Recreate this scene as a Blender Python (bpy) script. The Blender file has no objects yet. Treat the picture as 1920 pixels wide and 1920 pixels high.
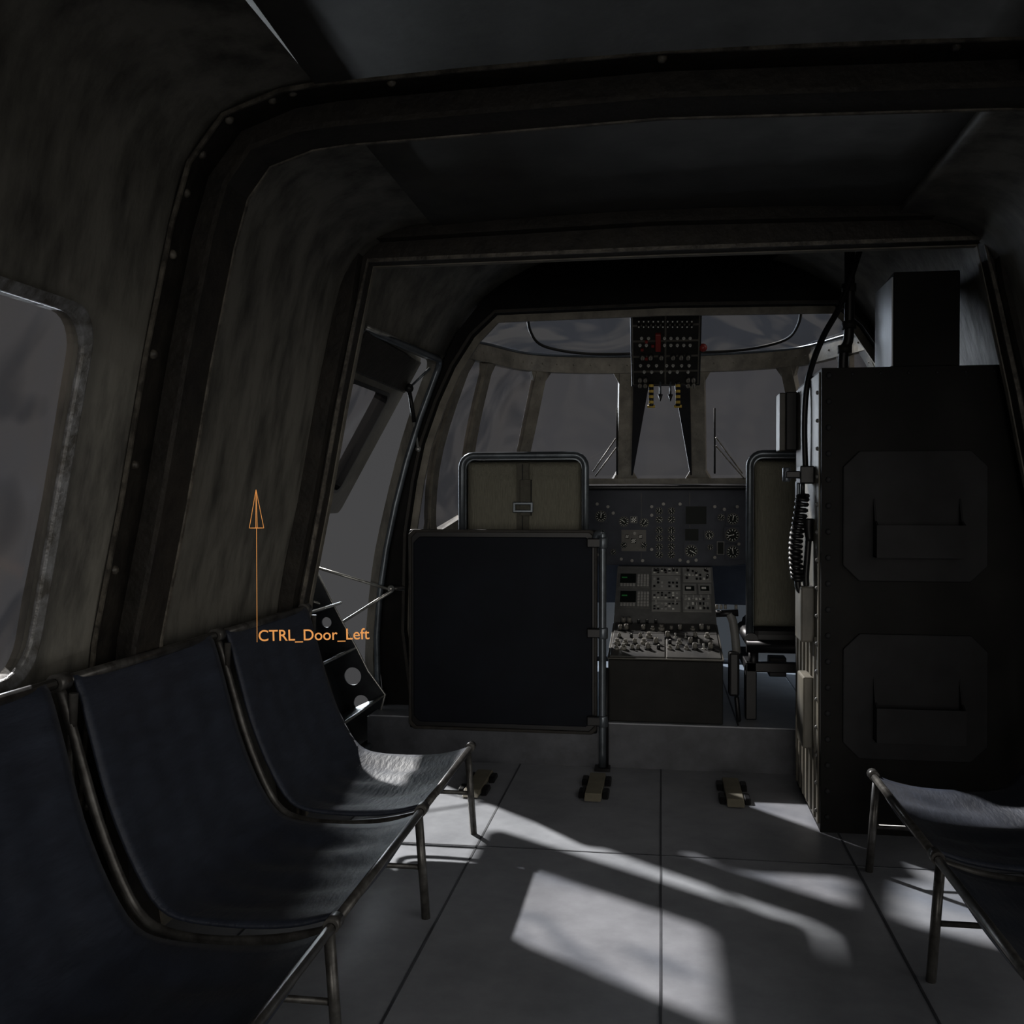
import bpy, bmesh, math, random
from mathutils import Vector, Matrix, Euler
random.seed(4)
S=bpy.context.scene
COL=S.collection
try:
    S.view_settings.view_transform='Standard'; S.view_settings.look='None'
except Exception: pass
# ---------------------------------------------------------------- camera
F=1867.0; YAW=math.radians(8.53); PIT=math.radians(0.614); CZ=1.06
cam=bpy.data.cameras.new('camera'); co=bpy.data.objects.new('camera',cam); COL.objects.link(co)
cam.lens=F/1920*36; cam.sensor_width=36; cam.clip_start=.02
co.location=(0,0,CZ); co.rotation_euler=(math.pi/2-PIT,0,YAW); S.camera=co
RM=Euler((math.pi/2-PIT,0,YAW)).to_matrix(); C0=Vector((0,0,CZ))
def ray(u,v): return RM@Vector(((u-960)/F,(960-v)/F,-1))
def hit(u,v,p,n):
    d=ray(u,v); p=Vector(p); n=Vector(n); return C0+d*((p-C0).dot(n)/d.dot(n))
def PY(u,v,y): return hit(u,v,(0,y,0),(0,1,0))
def PX(u,v,x): return hit(u,v,(x,0,0),(1,0,0))
def PZ(u,v,z): return hit(u,v,(0,0,z),(0,0,1))
# ---------------------------------------------------------------- materials
def mat(name,c1,c2=None,rough=.6,metal=0,scale=6,bump=0,st=(1,1,1),spec=.4,lo=.35,hi=.7,bs=None,emit=None,es=1,sheen=0):
    m=bpy.data.materials.new(name); m.use_nodes=True; N=m.node_tree.nodes; L=m.node_tree.links
    b=N['Principled BSDF']; b.inputs['Roughness'].default_value=rough; b.inputs['Metallic'].default_value=metal
    b.inputs['Specular IOR Level'].default_value=spec
    if sheen: b.inputs['Sheen Weight'].default_value=sheen; b.inputs['Sheen Roughness'].default_value=.4
    b.inputs['Base Color'].default_value=(*c1,1)
    tc=N.new('ShaderNodeTexCoord'); mp=N.new('ShaderNodeMapping'); mp.inputs['Scale'].default_value=st
    L.new(tc.outputs['Object'],mp.inputs['Vector'])
    if c2 is None: c2=tuple(x*.75 for x in c1)
    n=N.new('ShaderNodeTexNoise'); n.inputs['Scale'].default_value=scale; n.inputs['Detail'].default_value=7; n.inputs['Roughness'].default_value=.65
    L.new(mp.outputs[0],n.inputs['Vector'])
    r=N.new('ShaderNodeValToRGB'); r.color_ramp.elements[0].position=lo; r.color_ramp.elements[1].position=hi
    r.color_ramp.elements[0].color=(*c2,1); r.color_ramp.elements[1].color=(*c1,1)
    L.new(n.outputs['Fac'],r.inputs['Fac']); L.new(r.outputs[0],b.inputs['Base Color'])
    if bump:
        n2=N.new('ShaderNodeTexNoise'); n2.inputs['Scale'].default_value=bs or scale*4; n2.inputs['Detail'].default_value=5
        L.new(mp.outputs[0],n2.inputs['Vector'])
        bp=N.new('ShaderNodeBump'); bp.inputs['Strength'].default_value=bump; bp.inputs['Distance'].default_value=.01
        L.new(n2.outputs['Fac'],bp.inputs['Height']); L.new(bp.outputs[0],b.inputs['Normal'])
    if emit:
        b.inputs['Emission Color'].default_value=(*emit,1); b.inputs['Emission Strength'].default_value=es
    return m
M={}
M['wall']=mat('quilted_liner',(.155,.148,.126),(.050,.047,.041),.6,scale=10,bump=.38,st=(1,1,.30),lo=.34,hi=.60,bs=24)
M['ceil']=mat('ceiling_liner',(.09,.086,.078),(.045,.043,.038),.7,scale=6,bump=.3)
M['dark']=mat('shade_dark',(.010,.0095,.0095),(.005,.005,.005),.7,scale=8,bump=.15,spec=.1)  # near-black base colour carries the shade on the bulkhead face
M['ribd']=mat('rib_brown',(.030,.026,.021),(.012,.0105,.009),.6,scale=12,bump=.35,spec=.3)
M['ribe']=mat('rib_edge_worn',(.15,.135,.11),(.035,.031,.026),.42,scale=26,bump=.2,lo=.38,hi=.65)
M['wfr']=mat('window_frame_worn',(.24,.245,.25),(.085,.08,.07),.35,scale=26,bump=.2,lo=.38,hi=.64,metal=.2)
M['khaki']=mat('khaki_frame',(.205,.188,.152),(.10,.091,.074),.5,scale=12,bump=.12)
M['leafk']=mat('door_leaf_olive',(.115,.107,.09),(.06,.056,.047),.5,scale=9,bump=.12)
M['floor']=mat('floor_paint',(.34,.355,.39),(.20,.21,.235),.36,scale=5,bump=.05,lo=.3,hi=.75)
M['step']=mat('step_paint',(.085,.09,.105),(.042,.045,.054),.5,scale=9)
M['navy']=mat('navy_sling_fabric',(.024,.031,.050),(.013,.017,.029),.6,scale=30,bump=.3,st=(1,.25,1),spec=.45,bs=90,sheen=.05)
M['tube']=mat('worn_tube',(.13,.127,.12),(.04,.037,.034),.35,metal=.5,scale=25)
M['steel']=mat('blue_steel',(.13,.15,.17),(.07,.08,.09),.33,metal=.6,scale=15)
M['bright']=mat('bright_metal',(.50,.50,.48),(.28,.28,.26),.3,metal=.7,scale=20)
M['cush']=mat('khaki_cushion',(.185,.180,.140),(.125,.121,.094),.85,scale=45,bump=.6,st=(6,6,.5),bs=22)
M['strap']=mat('strap_webbing',(.085,.082,.064),(.06,.057,.045),.8,scale=60,bump=.3)
M['black']=mat('black_plastic',(.009,.009,.010),(.005,.005,.006),.42,scale=15,spec=.3)
M['panel']=mat('partition_black',(.0065,.0085,.0135),(.004,.005,.008),.6,scale=4,spec=.10)
M['cab']=mat('cabinet_black',(.0095,.0092,.0088),(.0045,.0045,.0045),.6,scale=5,bump=.08,spec=.10)
M['pocket']=mat('pocket_black',(.020,.0205,.022),(.012,.012,.013),.6,scale=5,spec=.12)
M['consb']=mat('console_body_dark',(.018,.0175,.0165),(.010,.010,.0095),.6,scale=8,spec=.15)
M['cabs']=mat('cabinet_side_olive',(.19,.175,.142),(.08,.075,.062),.5,scale=8,bump=.1,st=(1,1,.4))
M['boxlit']=mat('lit_box_side',(.62,.65,.68),(.38,.40,.42),.40,scale=5,st=(1,1,.3))  # pale colour holds the window light falling on the box's left side
M['inst']=mat('instrument_grey',(.047,.052,.067),(.031,.035,.046),.55,scale=8,spec=.2)
M['ped']=mat('console_grey',(.050,.049,.045),(.030,.029,.027),.5,scale=10)
M['kbez']=mat('console_bezel',(.085,.081,.068),(.05,.047,.04),.5,scale=14)
M['ped2']=mat('console_module',(.27,.27,.255),(.20,.20,.19),.5,scale=14)
M['ped3']=mat('console_unit_grey',(.15,.15,.145),(.10,.10,.096),.5,scale=14)
M['knob']=mat('knob_grey',(.24,.23,.205),(.12,.115,.10),.4,scale=40)
M['key']=mat('key_white',(.42,.42,.40),(.30,.30,.28),.5,scale=40)
M['white']=mat('dial_white',(.75,.75,.7),(.65,.65,.6),.5,scale=40)
M['scr']=mat('screen_dark',(.008,.011,.009),(.006,.008,.007),.5,scale=10,spec=.1)
M['green']=mat('screen_green',(.03,.16,.05),(.02,.1,.03),.4,scale=60,emit=(.03,.25,.05),es=.06)
M['red']=mat('red_plastic',(.20,.018,.014),(.14,.012,.01),.4,scale=20)
M['yel']=mat('yellow_stripe',(.50,.35,.06),(.40,.27,.04),.5,scale=20)
M['pad']=mat('tan_plate',(.24,.22,.165),(.16,.145,.11),.55,scale=14)
M['orange']=mat('orange_wire',(.6,.27,.08),(.6,.27,.08),.5,scale=3,emit=(.62,.25,.065),es=.9)
M['ladder']=mat('ladder_dark',(.035,.040,.046),(.014,.016,.019),.4,metal=.3,scale=12)
def glass(name,tint,gl,refl_haze,tint2=None,dc=(.35,.34,.33),dl=.42,dh=.72,sc=2.2,ts=1.6):
    m=bpy.data.materials.new(name); m.use_nodes=True; N=m.node_tree.nodes; L=m.node_tree.links
    N.remove(N['Principled BSDF']); out=N['Material Output']
    t=N.new('ShaderNodeBsdfTransparent'); t.inputs[0].default_value=(*tint,1)
    g=N.new('ShaderNodeBsdfGlossy'); g.inputs['Roughness'].default_value=.12; g.inputs[0].default_value=(.8,.85,.95,1)
    d=N.new('ShaderNodeBsdfDiffuse'); d.inputs[0].default_value=(*dc,1)
    m1=N.new('ShaderNodeMixShader'); m1.inputs[0].default_value=gl
    L.new(t.outputs[0],m1.inputs[1]); L.new(g.outputs[0],m1.inputs[2])
    m2=N.new('ShaderNodeMixShader')
    tc=N.new('ShaderNodeTexCoord'); n=N.new('ShaderNodeTexNoise'); n.inputs['Scale'].default_value=sc; n.inputs['Detail'].default_value=4; n.inputs['Distortion'].default_value=1.5
    L.new(tc.outputs['Object'],n.inputs['Vector'])
    mr=N.new('ShaderNodeMapRange'); mr.inputs[1].default_value=dl; mr.inputs[2].default_value=dh; mr.inputs[3].default_value=0; mr.inputs[4].default_value=refl_haze  # noisy diffuse layer stands in for milky reflections on the panes
    L.new(n.outputs['Fac'],mr.inputs[0]); L.new(mr.outputs[0],m2.inputs[0])
    if tint2:
        n3=N.new('ShaderNodeTexNoise'); n3.inputs['Scale'].default_value=ts; n3.inputs['Detail'].default_value=1.5; n3.inputs['Distortion'].default_value=3.0
        L.new(tc.outputs['Object'],n3.inputs['Vector']); r=N.new('ShaderNodeValToRGB')
        r.color_ramp.elements[0].position=.40; r.color_ramp.elements[0].color=(*tint2,1); r.color_ramp.elements[1].position=.55; r.color_ramp.elements[1].color=(*tint,1)
        L.new(n3.outputs['Fac'],r.inputs['Fac']); L.new(r.outputs[0],t.inputs[0])
    L.new(m1.outputs[0],m2.inputs[1]); L.new(d.outputs[0],m2.inputs[2]); L.new(m2.outputs[0],out.inputs[0])
    return m
M['glass']=glass('window_glass',(.90,.88,.89),.05,.03,(.82,.81,.84))
M['glassd']=glass('reflection_haze_side_glass',(.84,.82,.83),.06,.22,(.50,.51,.55),(.46,.40,.34),.40,.64,ts=2.0)  # cloudy haze and tint patches put reflections into the glass colour
M['roofg']=glass('roof_glass_reflection_tint',(.90,.89,.89),.06,.06,(.50,.54,.62),(.4,.37,.33),.45,.7,ts=2.2)  # darker tint bands paint curved reflections into the roof glass
M['ching']=glass('chin_glass_blue',(.80,.90,1.0),.03,.05,(.7,.82,.95))
# ---------------------------------------------------------------- builder
WL={}
def spl(pts,n=6,closed=False):
    P=[Vector(p) for p in pts]; out=[]
    k=len(P)
    for i in range(k-1):
        a=P[max(i-1,0)];b=P[i];c=P[i+1];d=P[min(i+2,k-1)]
        for j in range(n):
            t=j/n; out.append(.5*((2*b)+(c-a)*t+(2*a-5*b+4*c-d)*t*t+(3*b-a-3*c+d)*t**3))
    out.append(P[-1]); return out
class B:
    def __init__(s): s.v=[];s.f=[];s.m=[];s.s=[];s.mats=[]
    def mi(s,k):
        if k not in s.mats: s.mats.append(k)
        return s.mats.index(k)
    def add(s,vs,fs,k,sm=False):
        o=len(s.v); s.v+= [Vector(p) for p in vs]; i=s.mi(k)
        for f in fs: s.f.append([o+q for q in f]); s.m.append(i); s.s.append(sm)
        return s
    def obox(s,c,ax,h,k):
        c=Vector(c); a,b,d=[Vector(x).normalized() for x in ax]
        vs=[c+a*h[0]*i+b*h[1]*j+d*h[2]*l for l in(-1,1) for j in(-1,1) for i in(-1,1)]
        return s.add(vs,[(0,2,3,1),(4,5,7,6),(0,1,5,4),(2,6,7,3),(0,4,6,2),(1,3,7,5)],k)
    def box(s,p0,p1,k):
        p0=Vector(p0);p1=Vector(p1)
        return s.obox((p0+p1)/2,((1,0,0),(0,1,0),(0,0,1)),[abs(x)/2 for x in (p1-p0)],k)
    def tube(s,pts,r,k,n=10,cap=True,r1=None):
        P=[Vector(p) for p in pts]; m=len(P); T=[]
        for i in range(m):
            T.append((P[min(i+1,m-1)]-P[max(i-1,0)]).normalized())
        up=Vector((0,0,1)) if abs(T[0].z)<.9 else Vector((1,0,0))
        a=T[0].cross(up).normalized(); vs=[];fs=[]
        for i in range(m):
            a=(a-T[i]*a.dot(T[i])).normalized(); b=T[i].cross(a)
            rr=r if r1 is None else r+(r1-r)*i/(m-1)
            for j in range(n):
                an=2*math.pi*j/n; vs.append(P[i]+(a*math.cos(an)+b*math.sin(an))*rr)
        for i in range(m-1):
            for j in range(n):
                fs.append((i*n+j,i*n+(j+1)%n,(i+1)*n+(j+1)%n,(i+1)*n+j))
        s.add(vs,fs,k,True)
        if cap:
            s.add(vs[:n],[tuple(range(n))[::-1]],k); s.add(vs[-n:],[tuple(range(n))],k)
        return s
    def cyl(s,a,b,r,k,n=16,r1=None): return s.tube([a,b],r,k,n,True,r1)
    def sph(s,c,r,k,n=8,sc=(1,1,1)):
        vs=[];fs=[];c=Vector(c)
        for i in range(n+1):
            th=math.pi*i/n
            for j in range(n*2):
                ph=math.pi*j/n; vs.append(c+Vector((math.sin(th)*math.cos(ph)*r*sc[0],math.sin(th)*math.sin(ph)*r*sc[1],math.cos(th)*r*sc[2])))
        for i in range(n):
            for j in range(2*n): fs.append((i*2*n+j,i*2*n+(j+1)%(2*n),(i+1)*2*n+(j+1)%(2*n),(i+1)*2*n+j))
        return s.add(vs,fs,k,True)
    def prism(s,poly,ext,k,sm=False):
        P=[Vector(p) for p in poly]; e=Vector(ext); n=len(P)
        s.add(P+[p+e for p in P],[tuple(range(n)),tuple(range(n,2*n))[::-1]]+[(i,(i+1)%n,n+(i+1)%n,n+i) for i in range(n)],k,sm)
        return s
    def ring(s,outer,inner,ext,k):
        n=len(outer); e=Vector(ext); O=[Vector(p) for p in outer]; I=[Vector(p) for p in inner]
        vs=O+I+[p+e for p in O]+[p+e for p in I]; fs=[]
        for i in range(n):
            j=(i+1)%n
            fs+=[(i,j,n+j,n+i),(2*n+i,3*n+i,3*n+j,2*n+j),(i,2*n+i,2*n+j,j),(n+i,n+j,3*n+j,3*n+i)]
        return s.add(vs,fs,k)
    def band(s,inn,out,y0,y1,k):
        n=len(inn); vs=[]
        for y in(y0,y1):
            vs+=[(x,y,z) for x,z in inn]+[(x,y,z) for x,z in out]
        fs=[(0,n,3*n,2*n),(n-1,3*n-1,4*n-1,2*n-1)]
        for i in range(n-1):
            fs+=[(i,i+1,n+i+1,n+i),(2*n+i,3*n+i,3*n+i+1,2*n+i+1),(i,2*n+i,2*n+i+1,i+1),(n+i,n+i+1,3*n+i+1,3*n+i)]
        return s.add(vs,fs,k)
    def grid(s,rows,k,sm=True):
        n=len(rows[0]); vs=[p for r in rows for p in r]; fs=[]
        for i in range(len(rows)-1):
            for j in range(n-1): fs.append((i*n+j,i*n+j+1,(i+1)*n+j+1,(i+1)*n+j))
        return s.add(vs,fs,k,sm)
    def make(s,name,parent=None,bevel=0,seg=2,label=None,cat=None,kind=None,group=None,solid=0,recalc=True):
        if parent: o0=WL[parent.name]
        else:
            o0=Vector(((min(p[0] for p in s.v)+max(p[0] for p in s.v))/2,(min(p[1] for p in s.v)+max(p[1] for p in s.v))/2,min(p[2] for p in s.v)))
        me=bpy.data.meshes.new(name); me.from_pydata([p-o0 for p in s.v],[],s.f)
        for k in s.mats: me.materials.append(M[k])
        for i,p in enumerate(me.polygons): p.material_index=s.m[i]; p.use_smooth=s.s[i]
        if recalc:
            bm=bmesh.new(); bm.from_mesh(me); bmesh.ops.remove_doubles(bm,verts=bm.verts,dist=1e-5)
            bmesh.ops.recalc_face_normals(bm,faces=bm.faces); bm.to_mesh(me); bm.free()
        ob=bpy.data.objects.new(name,me); COL.objects.link(ob)
        if parent: ob.parent=parent; WL[ob.name]=o0.copy()
        else: ob.location=o0; WL[ob.name]=o0.copy()
        if solid:
            md=ob.modifiers.new('solid','SOLIDIFY'); md.thickness=solid; md.offset=0
        if bevel:
            md=ob.modifiers.new('bevel','BEVEL'); md.width=bevel; md.segments=seg; md.limit_method='ANGLE'; md.angle_limit=.7
        tag(ob,label,cat,kind,group); return ob
def tag(ob,label=None,cat=None,kind=None,group=None):
    if label: ob['label']=label
    if cat: ob['category']=cat
    if kind: ob['kind']=kind
    if group: ob['group']=group
def empty(name,loc,label,cat,group=None):
    e=bpy.data.objects.new(name,None); COL.objects.link(e); e.location=loc; e.empty_display_size=.1; WL[e.name]=Vector(loc); tag(e,label,cat,None,group); return e
def copy_thing(root,delta,label=None):
    m={}
    r=root.copy(); COL.objects.link(r); r.location=root.location+Vector(delta); m[root]=r
    WL[r.name]=WL[root.name]+Vector(delta)
    if label: r['label']=label
    def rec(o):
        for c in list(o.children):
            if c in m.values(): continue
            d=c.copy(); COL.objects.link(d); d.parent=m[o]; m[c]=d; WL[d.name]=WL[c.name]+Vector(delta); rec(c)
    rec(root); return r
def mir(pts): return [(-x,)+tuple(r) for (x,*r) in reversed(pts)]
def interp(tab,z):
    for (a,x0),(b,x1) in zip(tab,tab[1:]):
        if z<=b: return x0+(x1-x0)*(z-a)/(b-a)
    return tab[-1][1]
# ---------------------------------------------------------------- shell
A=[(-1.22,-.03),(-1.25,.15),(-1.27,.38),(-1.235,.75),(-1.17,1.06),(-1.11,1.385),(-1.05,1.66),(-1.01,1.79),(-.93,1.89),(-.80,1.935),(-.70,1.945)]
A2=[(-1.22,-.03),(-1.25,.15),(-1.27,.38),(-1.235,.75),(-1.17,1.06),(-1.11,1.385),(-1.06,1.62),(-1.02,1.80),(-.96,1.94),(-.84,2.05),(-.70,2.09)]
Bp=[(-1.18,-.03),(-1.20,.15),(-1.23,.38),(-1.20,.75),(-1.145,1.02),(-1.07,1.30),(-.98,1.55),(-.87,1.78),(-.74,1.93),(-.58,2.03),(-.45,2.08)]
def boolean(ob,cutters,solid):
    md=ob.modifiers.new('s','SOLIDIFY'); md.thickness=abs(solid); md.offset=1 if solid>0 else -1
    for c in cutters:
        m=ob.modifiers.new('b','BOOLEAN'); m.operation='DIFFERENCE'; m.solver='EXACT'; m.object=c
    dg=bpy.context.evaluated_depsgraph_get(); dg.update()
    me=bpy.data.meshes.new_from_object(ob.evaluated_get(dg)); ob.modifiers.clear(); ob.data=me
    for c in cutters: bpy.data.objects.remove(c)
def rrect(y0,y1,z0,z1,r,n=6):
    out=[]
    for cy,cz,a0 in((y1-r,z0+r,-90),(y1-r,z1-r,0),(y0+r,z1-r,90),(y0+r,z0+r,180)):
        for i in range(n+1):
            a=math.radians(a0+90*i/n); out.append((cy+r*math.cos(a),cz+r*math.sin(a)))
    return out
def wallx(z): return interp([(b,a) for a,b in A],z)
def side_wall(sg,name):
    b=B(); rows=[]
    def prof(P,y):
        q=[Vector((x,0,z)) for x,z in P]; q=spl(q,3); return [Vector((p.x*sg*-1,y,p.z)) if sg>0 else Vector((p.x,y,p.z)) for p in q]
    for y in [-1.6+i*.47 for i in range(11)]: rows.append(prof(A,y))
    rows[-1]=prof(A,3.15); rows.append(prof(A2,3.2)); 
    for t in(.25,.5,.75,1): rows.append(prof([(a[0]+(c[0]-a[0])*t,a[1]+(c[1]-a[1])*t) for a,c in zip(A2,Bp)],3.2+1.03*t))
    b.grid(rows,'wall')
    return b.make(name,kind='structure',label='dark khaki quilted liner side wall of the helicopter cabin',recalc=False)
def cutter(poly,x0,x1):
    b=B(); b.prism([(x0,y,z) for y,z in poly],(x1-x0,0,0),'dark'); return b.make('cutter')
WINL=rrect(1.08,1.80,.715,1.42,.07)
wl=side_wall(-1,'wall_left')
boolean(wl,[cutter(WINL,-1.6,-.9),cutter(rrect(3.31,4.16,.05,1.66,.05),-1.7,-.8)],.035)
wr=side_wall(1,'wall_right')
boolean(wr,[cutter(rrect(-.9,2.75,.12,1.55,.08),.8,1.7)],.035)  # unseen opening added so fill light reaches the left wall
# ceiling
b=B()
for y0,y1,z0,z1,w0,w1,k in((-1.6,3.2,1.945,1.945,.72,.72,'ceil'),(3.2,4.23,2.09,2.08,.72,.47,'dark')):
    rows=[]
    for t in(0,1):
        y=y0+(y1-y0)*t;w=w0+(w1-w0)*t;z=z0+(z1-z0)*t
        rows.append([Vector((w*(i/6-1),y,z+.02*(1-(i/6-1)**2))) for i in range(13)])
    b.grid(rows,k)
b.box((-.98,3.19,1.93),(.98,3.215,2.12),'dark')
b.make('ceiling',kind='structure',label='dark fabric-lined cabin ceiling',solid=.02,recalc=False)
# floor
b=B(); b.box((-1.24,-1.6,-.06),(1.24,3.97,0),'floor')
for x in(-1.02,-.56,0.0,.56,1.02): b.box((x-.003,-1.6,0),(x+.003,3.97,.0015),'step')
for y in(.6,1.8,3.0): b.box((-1.2,y-.003,0),(1.2,y+.003,.0015),'step')
b.make('floor',kind='structure',label='blue-grey painted metal cabin floor with panel seams')
b=B(); b.box((-1.2,3.97,-.05),(1.2,5.56,.172),'step'); b.box((-1.19,3.975,.172),(1.19,5.5,.178),'floor')
for x in(-.62,.30,.62,.95): b.box((x-.003,3.98,.178),(x+.003,5.4,.1795),'step')
b.make('floor_step',kind='structure',label='raised grey cockpit floor with a step edge')
# ribs
def offs(P,d):
    out=[]
    for i,(x,z) in enumerate(P):
        a=Vector(P[max(i-1,0)]);c=Vector(P[min(i+1,len(P)-1)]);t=(c-a).normalized(); n=Vector((t.y,-t.x)); out.append((x+n.x*d,z+n.y*d))
    return out
full=A+[(0,1.965)]+mir(A)
tn=0
def rib(y,w,d):
    global tn; tn+=1
    inn=offs(full,d); b=B()
    b.band(inn,full,y-w*.12,y+w*.12,'ribd')
    b.band(offs(full,d+.006),offs(full,d-.006),y-w/2,y+w/2,'ribd')
    b.band(offs(full,.010),full,y-w*.95,y+w*.95,'ribd')
    b.band(offs(full,d+.010),offs(full,d-.010),y+w/2-.005,y+w/2+.003,'ribe')
    b.band(offs(full,.013),offs(full,.004),y+w*.95-.004,y+w*.95+.003,'ribe'); b.band(offs(full,.013),offs(full,.004),y-w*.95-.003,y-w*.95+.003,'ribe')
    F2=spl([Vector((x,0,z)) for x,z in full],4)
    for i in range(2,len(F2)-2,3):
        for sx in(-1,1):
            p=F2[i]; q=Vector((0,0,1.0)); n=(q-p).normalized()
            b.sph(p+n*.012+Vector((0,y+sx*w*.75,0)),.011,'ribe',5)
    b.make('trim_%d'%tn,kind='structure',label='dark brown fuselage rib with worn metal edges')
for y in(2.12,1.06,0.0,-1.07): rib(y,.11,.075)
# doorway frame at 3.2
IN=[(-1.185,0),(-1.205,.35),(-1.167,.73),(-1.10,1.06),(-1.04,1.385),(-.985,1.65),(-.945,1.838)]
OUT=[(-1.24,0),(-1.265,.35),(-1.235,.75),(-1.17,1.06),(-1.11,1.385),(-1.04,1.7),(-.97,1.95)]
INF=IN+[(0,1.842)]+mir(IN); OUF=OUT+[(0,1.97)]+mir(OUT)
b=B(); b.band(INF,OUF,3.15,3.22,'ribd')
b.band(INF,offs(INF,-.012),3.142,3.152,'ribe'); b.band(offs(INF,.004),offs(INF,-.008),3.20,3.225,'khaki')
b.band(offs(OUF,.05),OUF,3.10,3.15,'ribd')
b.make('trim_%d'%(tn+1),kind='structure',label='dark doorway frame between cabin and cockpit')
# cockpit bulkhead 4.2
IN2=[(-1.06,.178),(-1.10,.5),(-1.09,.92),(-1.055,1.15),(-1.02,1.31),(-.955,1.49),(-.885,1.64),(-.80,1.77),(-.70,1.862)]
OU2=[(-1.19,.15),(-1.225,.5),(-1.17,.92),(-1.13,1.10),(-1.07,1.30),(-.98,1.55),(-.87,1.78),(-.74,1.94),(-.52,2.07)]
IF2=IN2+[(0,1.872)]+mir(IN2); OF2=OU2+[(0,2.11)]+mir(OU2)
b=B(); b.band(IF2,OF2,4.19,4.25,'dark'); b.band(IF2,offs(IF2,-.012),4.182,4.192,'ribd')
b.band(offs(IF2,.03),offs(IF2,.0),4.245,4.262,'khaki')
b.make('trim_%d'%(tn+2),kind='structure',label='dark arched cockpit bulkhead')
tn+=2
# left cabin window glass + frame
def frame_on_wall(poly,w,push=.0):
    out=[];inn=[]
    cy=sum(p[0] for p in poly)/len(poly);cz=sum(p[1] for p in poly)/len(poly)
    ys=[p[0] for p in poly];zs=[p[1] for p in poly];hy=(max(ys)-min(ys))/2;hz=(max(zs)-min(zs))/2
    for y,z in poly:
        y2=cy+(y-cy)*(hy-w)/hy; z2=cz+(z-cz)*(hz-w)/hz
        out.append((wallx(z)+push,y,z)); inn.append((wallx(z2)+push-.01,y2,z2))
    return out,inn
b=B(); big=rrect(1.064,1.816,.699,1.436,.08); o_,i_=frame_on_wall(big,.020)
b.ring(o_,i_,(.012,0,0),'wfr')
b.make('window_1',kind='structure',label='rounded rectangular cabin window with worn metal frame',bevel=.004)
w1=bpy.data.objects['window_1']
b=B(); P=[(wallx(z)-.02,y,z) for y,z in WINL]
cen=Vector((wallx(1.08)-.02,1.44,1.08)); b.add([cen]+P,[(0,i+1,(i+1)%len(P)+1) for i in range(len(P))],'glassd'); b.make('glass_pane',w1)
# door surround seal
b=B(); so=[]
pl=rrect(3.31,4.16,.05,1.66,.05)
def wx2(y,z):
    t=max(0,(y-3.2)/1.03); xa=interp([(q,p) for p,q in A2],z); xb=interp([(q,p) for p,q in Bp],z); return xa+(xb-xa)*t
path=[]
for i in range(len(pl)):
    a=pl[i];c=pl[(i+1)%len(pl)]
    k=8 if math.hypot(a[0]-c[0],a[1]-c[1])>.2 else 1
    for j in range(k):
        y=a[0]+(c[0]-a[0])*j/k;z=a[1]+(c[1]-a[1])*j/k; path.append((wx2(y,z)+.01,y,z))
path.append(path[0])
b.tube(path,.014,'steel',8,False); tn+=1; b.make('trim_%d'%tn,kind='structure',label='metal seal around the open crew door opening')
# ---------------------------------------------------------------- nose glazing
rail=[(-.97,4.27),(-.90,4.6),(-.83,4.76),(-.73,5.0),(-.62,5.12),(-.42,5.21),(-.18,5.25),(0,5.26)]
sill=[(-1.12,4.27,.88),(-1.08,4.6,.90),(-.98,4.98,1.0),(-.88,5.15,1.12),(-.76,5.28,1.17),(-.5,5.45,1.18),(-.2,5.52,1.18),(0,5.53,1.18)]
ZR=1.735
R=rail+[(-x,y) for x,y in reversed(rail[:-1])]; SI=sill+[(-x,y,z) for x,y,z in reversed(sill[:-1])]
def G(t,s):
    i=min(int(t),len(R)-2); f=t-i
    r=Vector((R[i][0],R[i][1],ZR)).lerp(Vector((R[i+1][0],R[i+1][1],ZR)),f)
    q=Vector(SI[i]).lerp(Vector(SI[i+1]),f)
    p=q.lerp(r,s); o=Vector((p.x,(p.y-4.3)*.8,0)); o.normalize(); side=min(1,max(0,(abs(p.x)-.7)/.3))
    return p+o*.06*side*4*s*(1-s)
wn=1
for a,c in((0,1),(1,2),(2,4),(4,6),(6,8),(8,10),(10,12),(12,13),(13,14)):
    wn+=1; b=B(); n=(c-a)*3
    b.grid([[G(a+(c-a)*i/n,s/6) for i in range(n+1)] for s in range(7)],'glassd' if (c<=4 or a>=10) else 'glass')
    b.make('window_%d'%wn,kind='structure',label='cockpit windscreen pane',recalc=False)
def bar(pts,w,th,k,b,outv=None):
    P=[Vector(p) for p in pts]; vs=[];fs=[]
    for i,p in enumerate(P):
        t=(P[min(i+1,len(P)-1)]-P[max(i-1,0)]).normalized(); o=Vector((p.x,(p.y-4.3)*.8,0)).normalized() if outv is None else Vector(outv)
        o=(o-t*o.dot(t)).normalized(); a=t.cross(o).normalized()
        vs+=[p+a*w/2+o*th/2,p-a*w/2+o*th/2,p-a*w/2-o*th/2,p+a*w/2-o*th/2]
    for i in range(len(P)-1):
        for j in range(4): fs.append((i*4+j,i*4+(j+1)%4,(i+1)*4+(j+1)%4,(i+1)*4+j))
    fs+=[(0,1,2,3),tuple(len(vs)-4+j for j in(3,2,1,0))]
    b.add(vs,fs,k)
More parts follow.
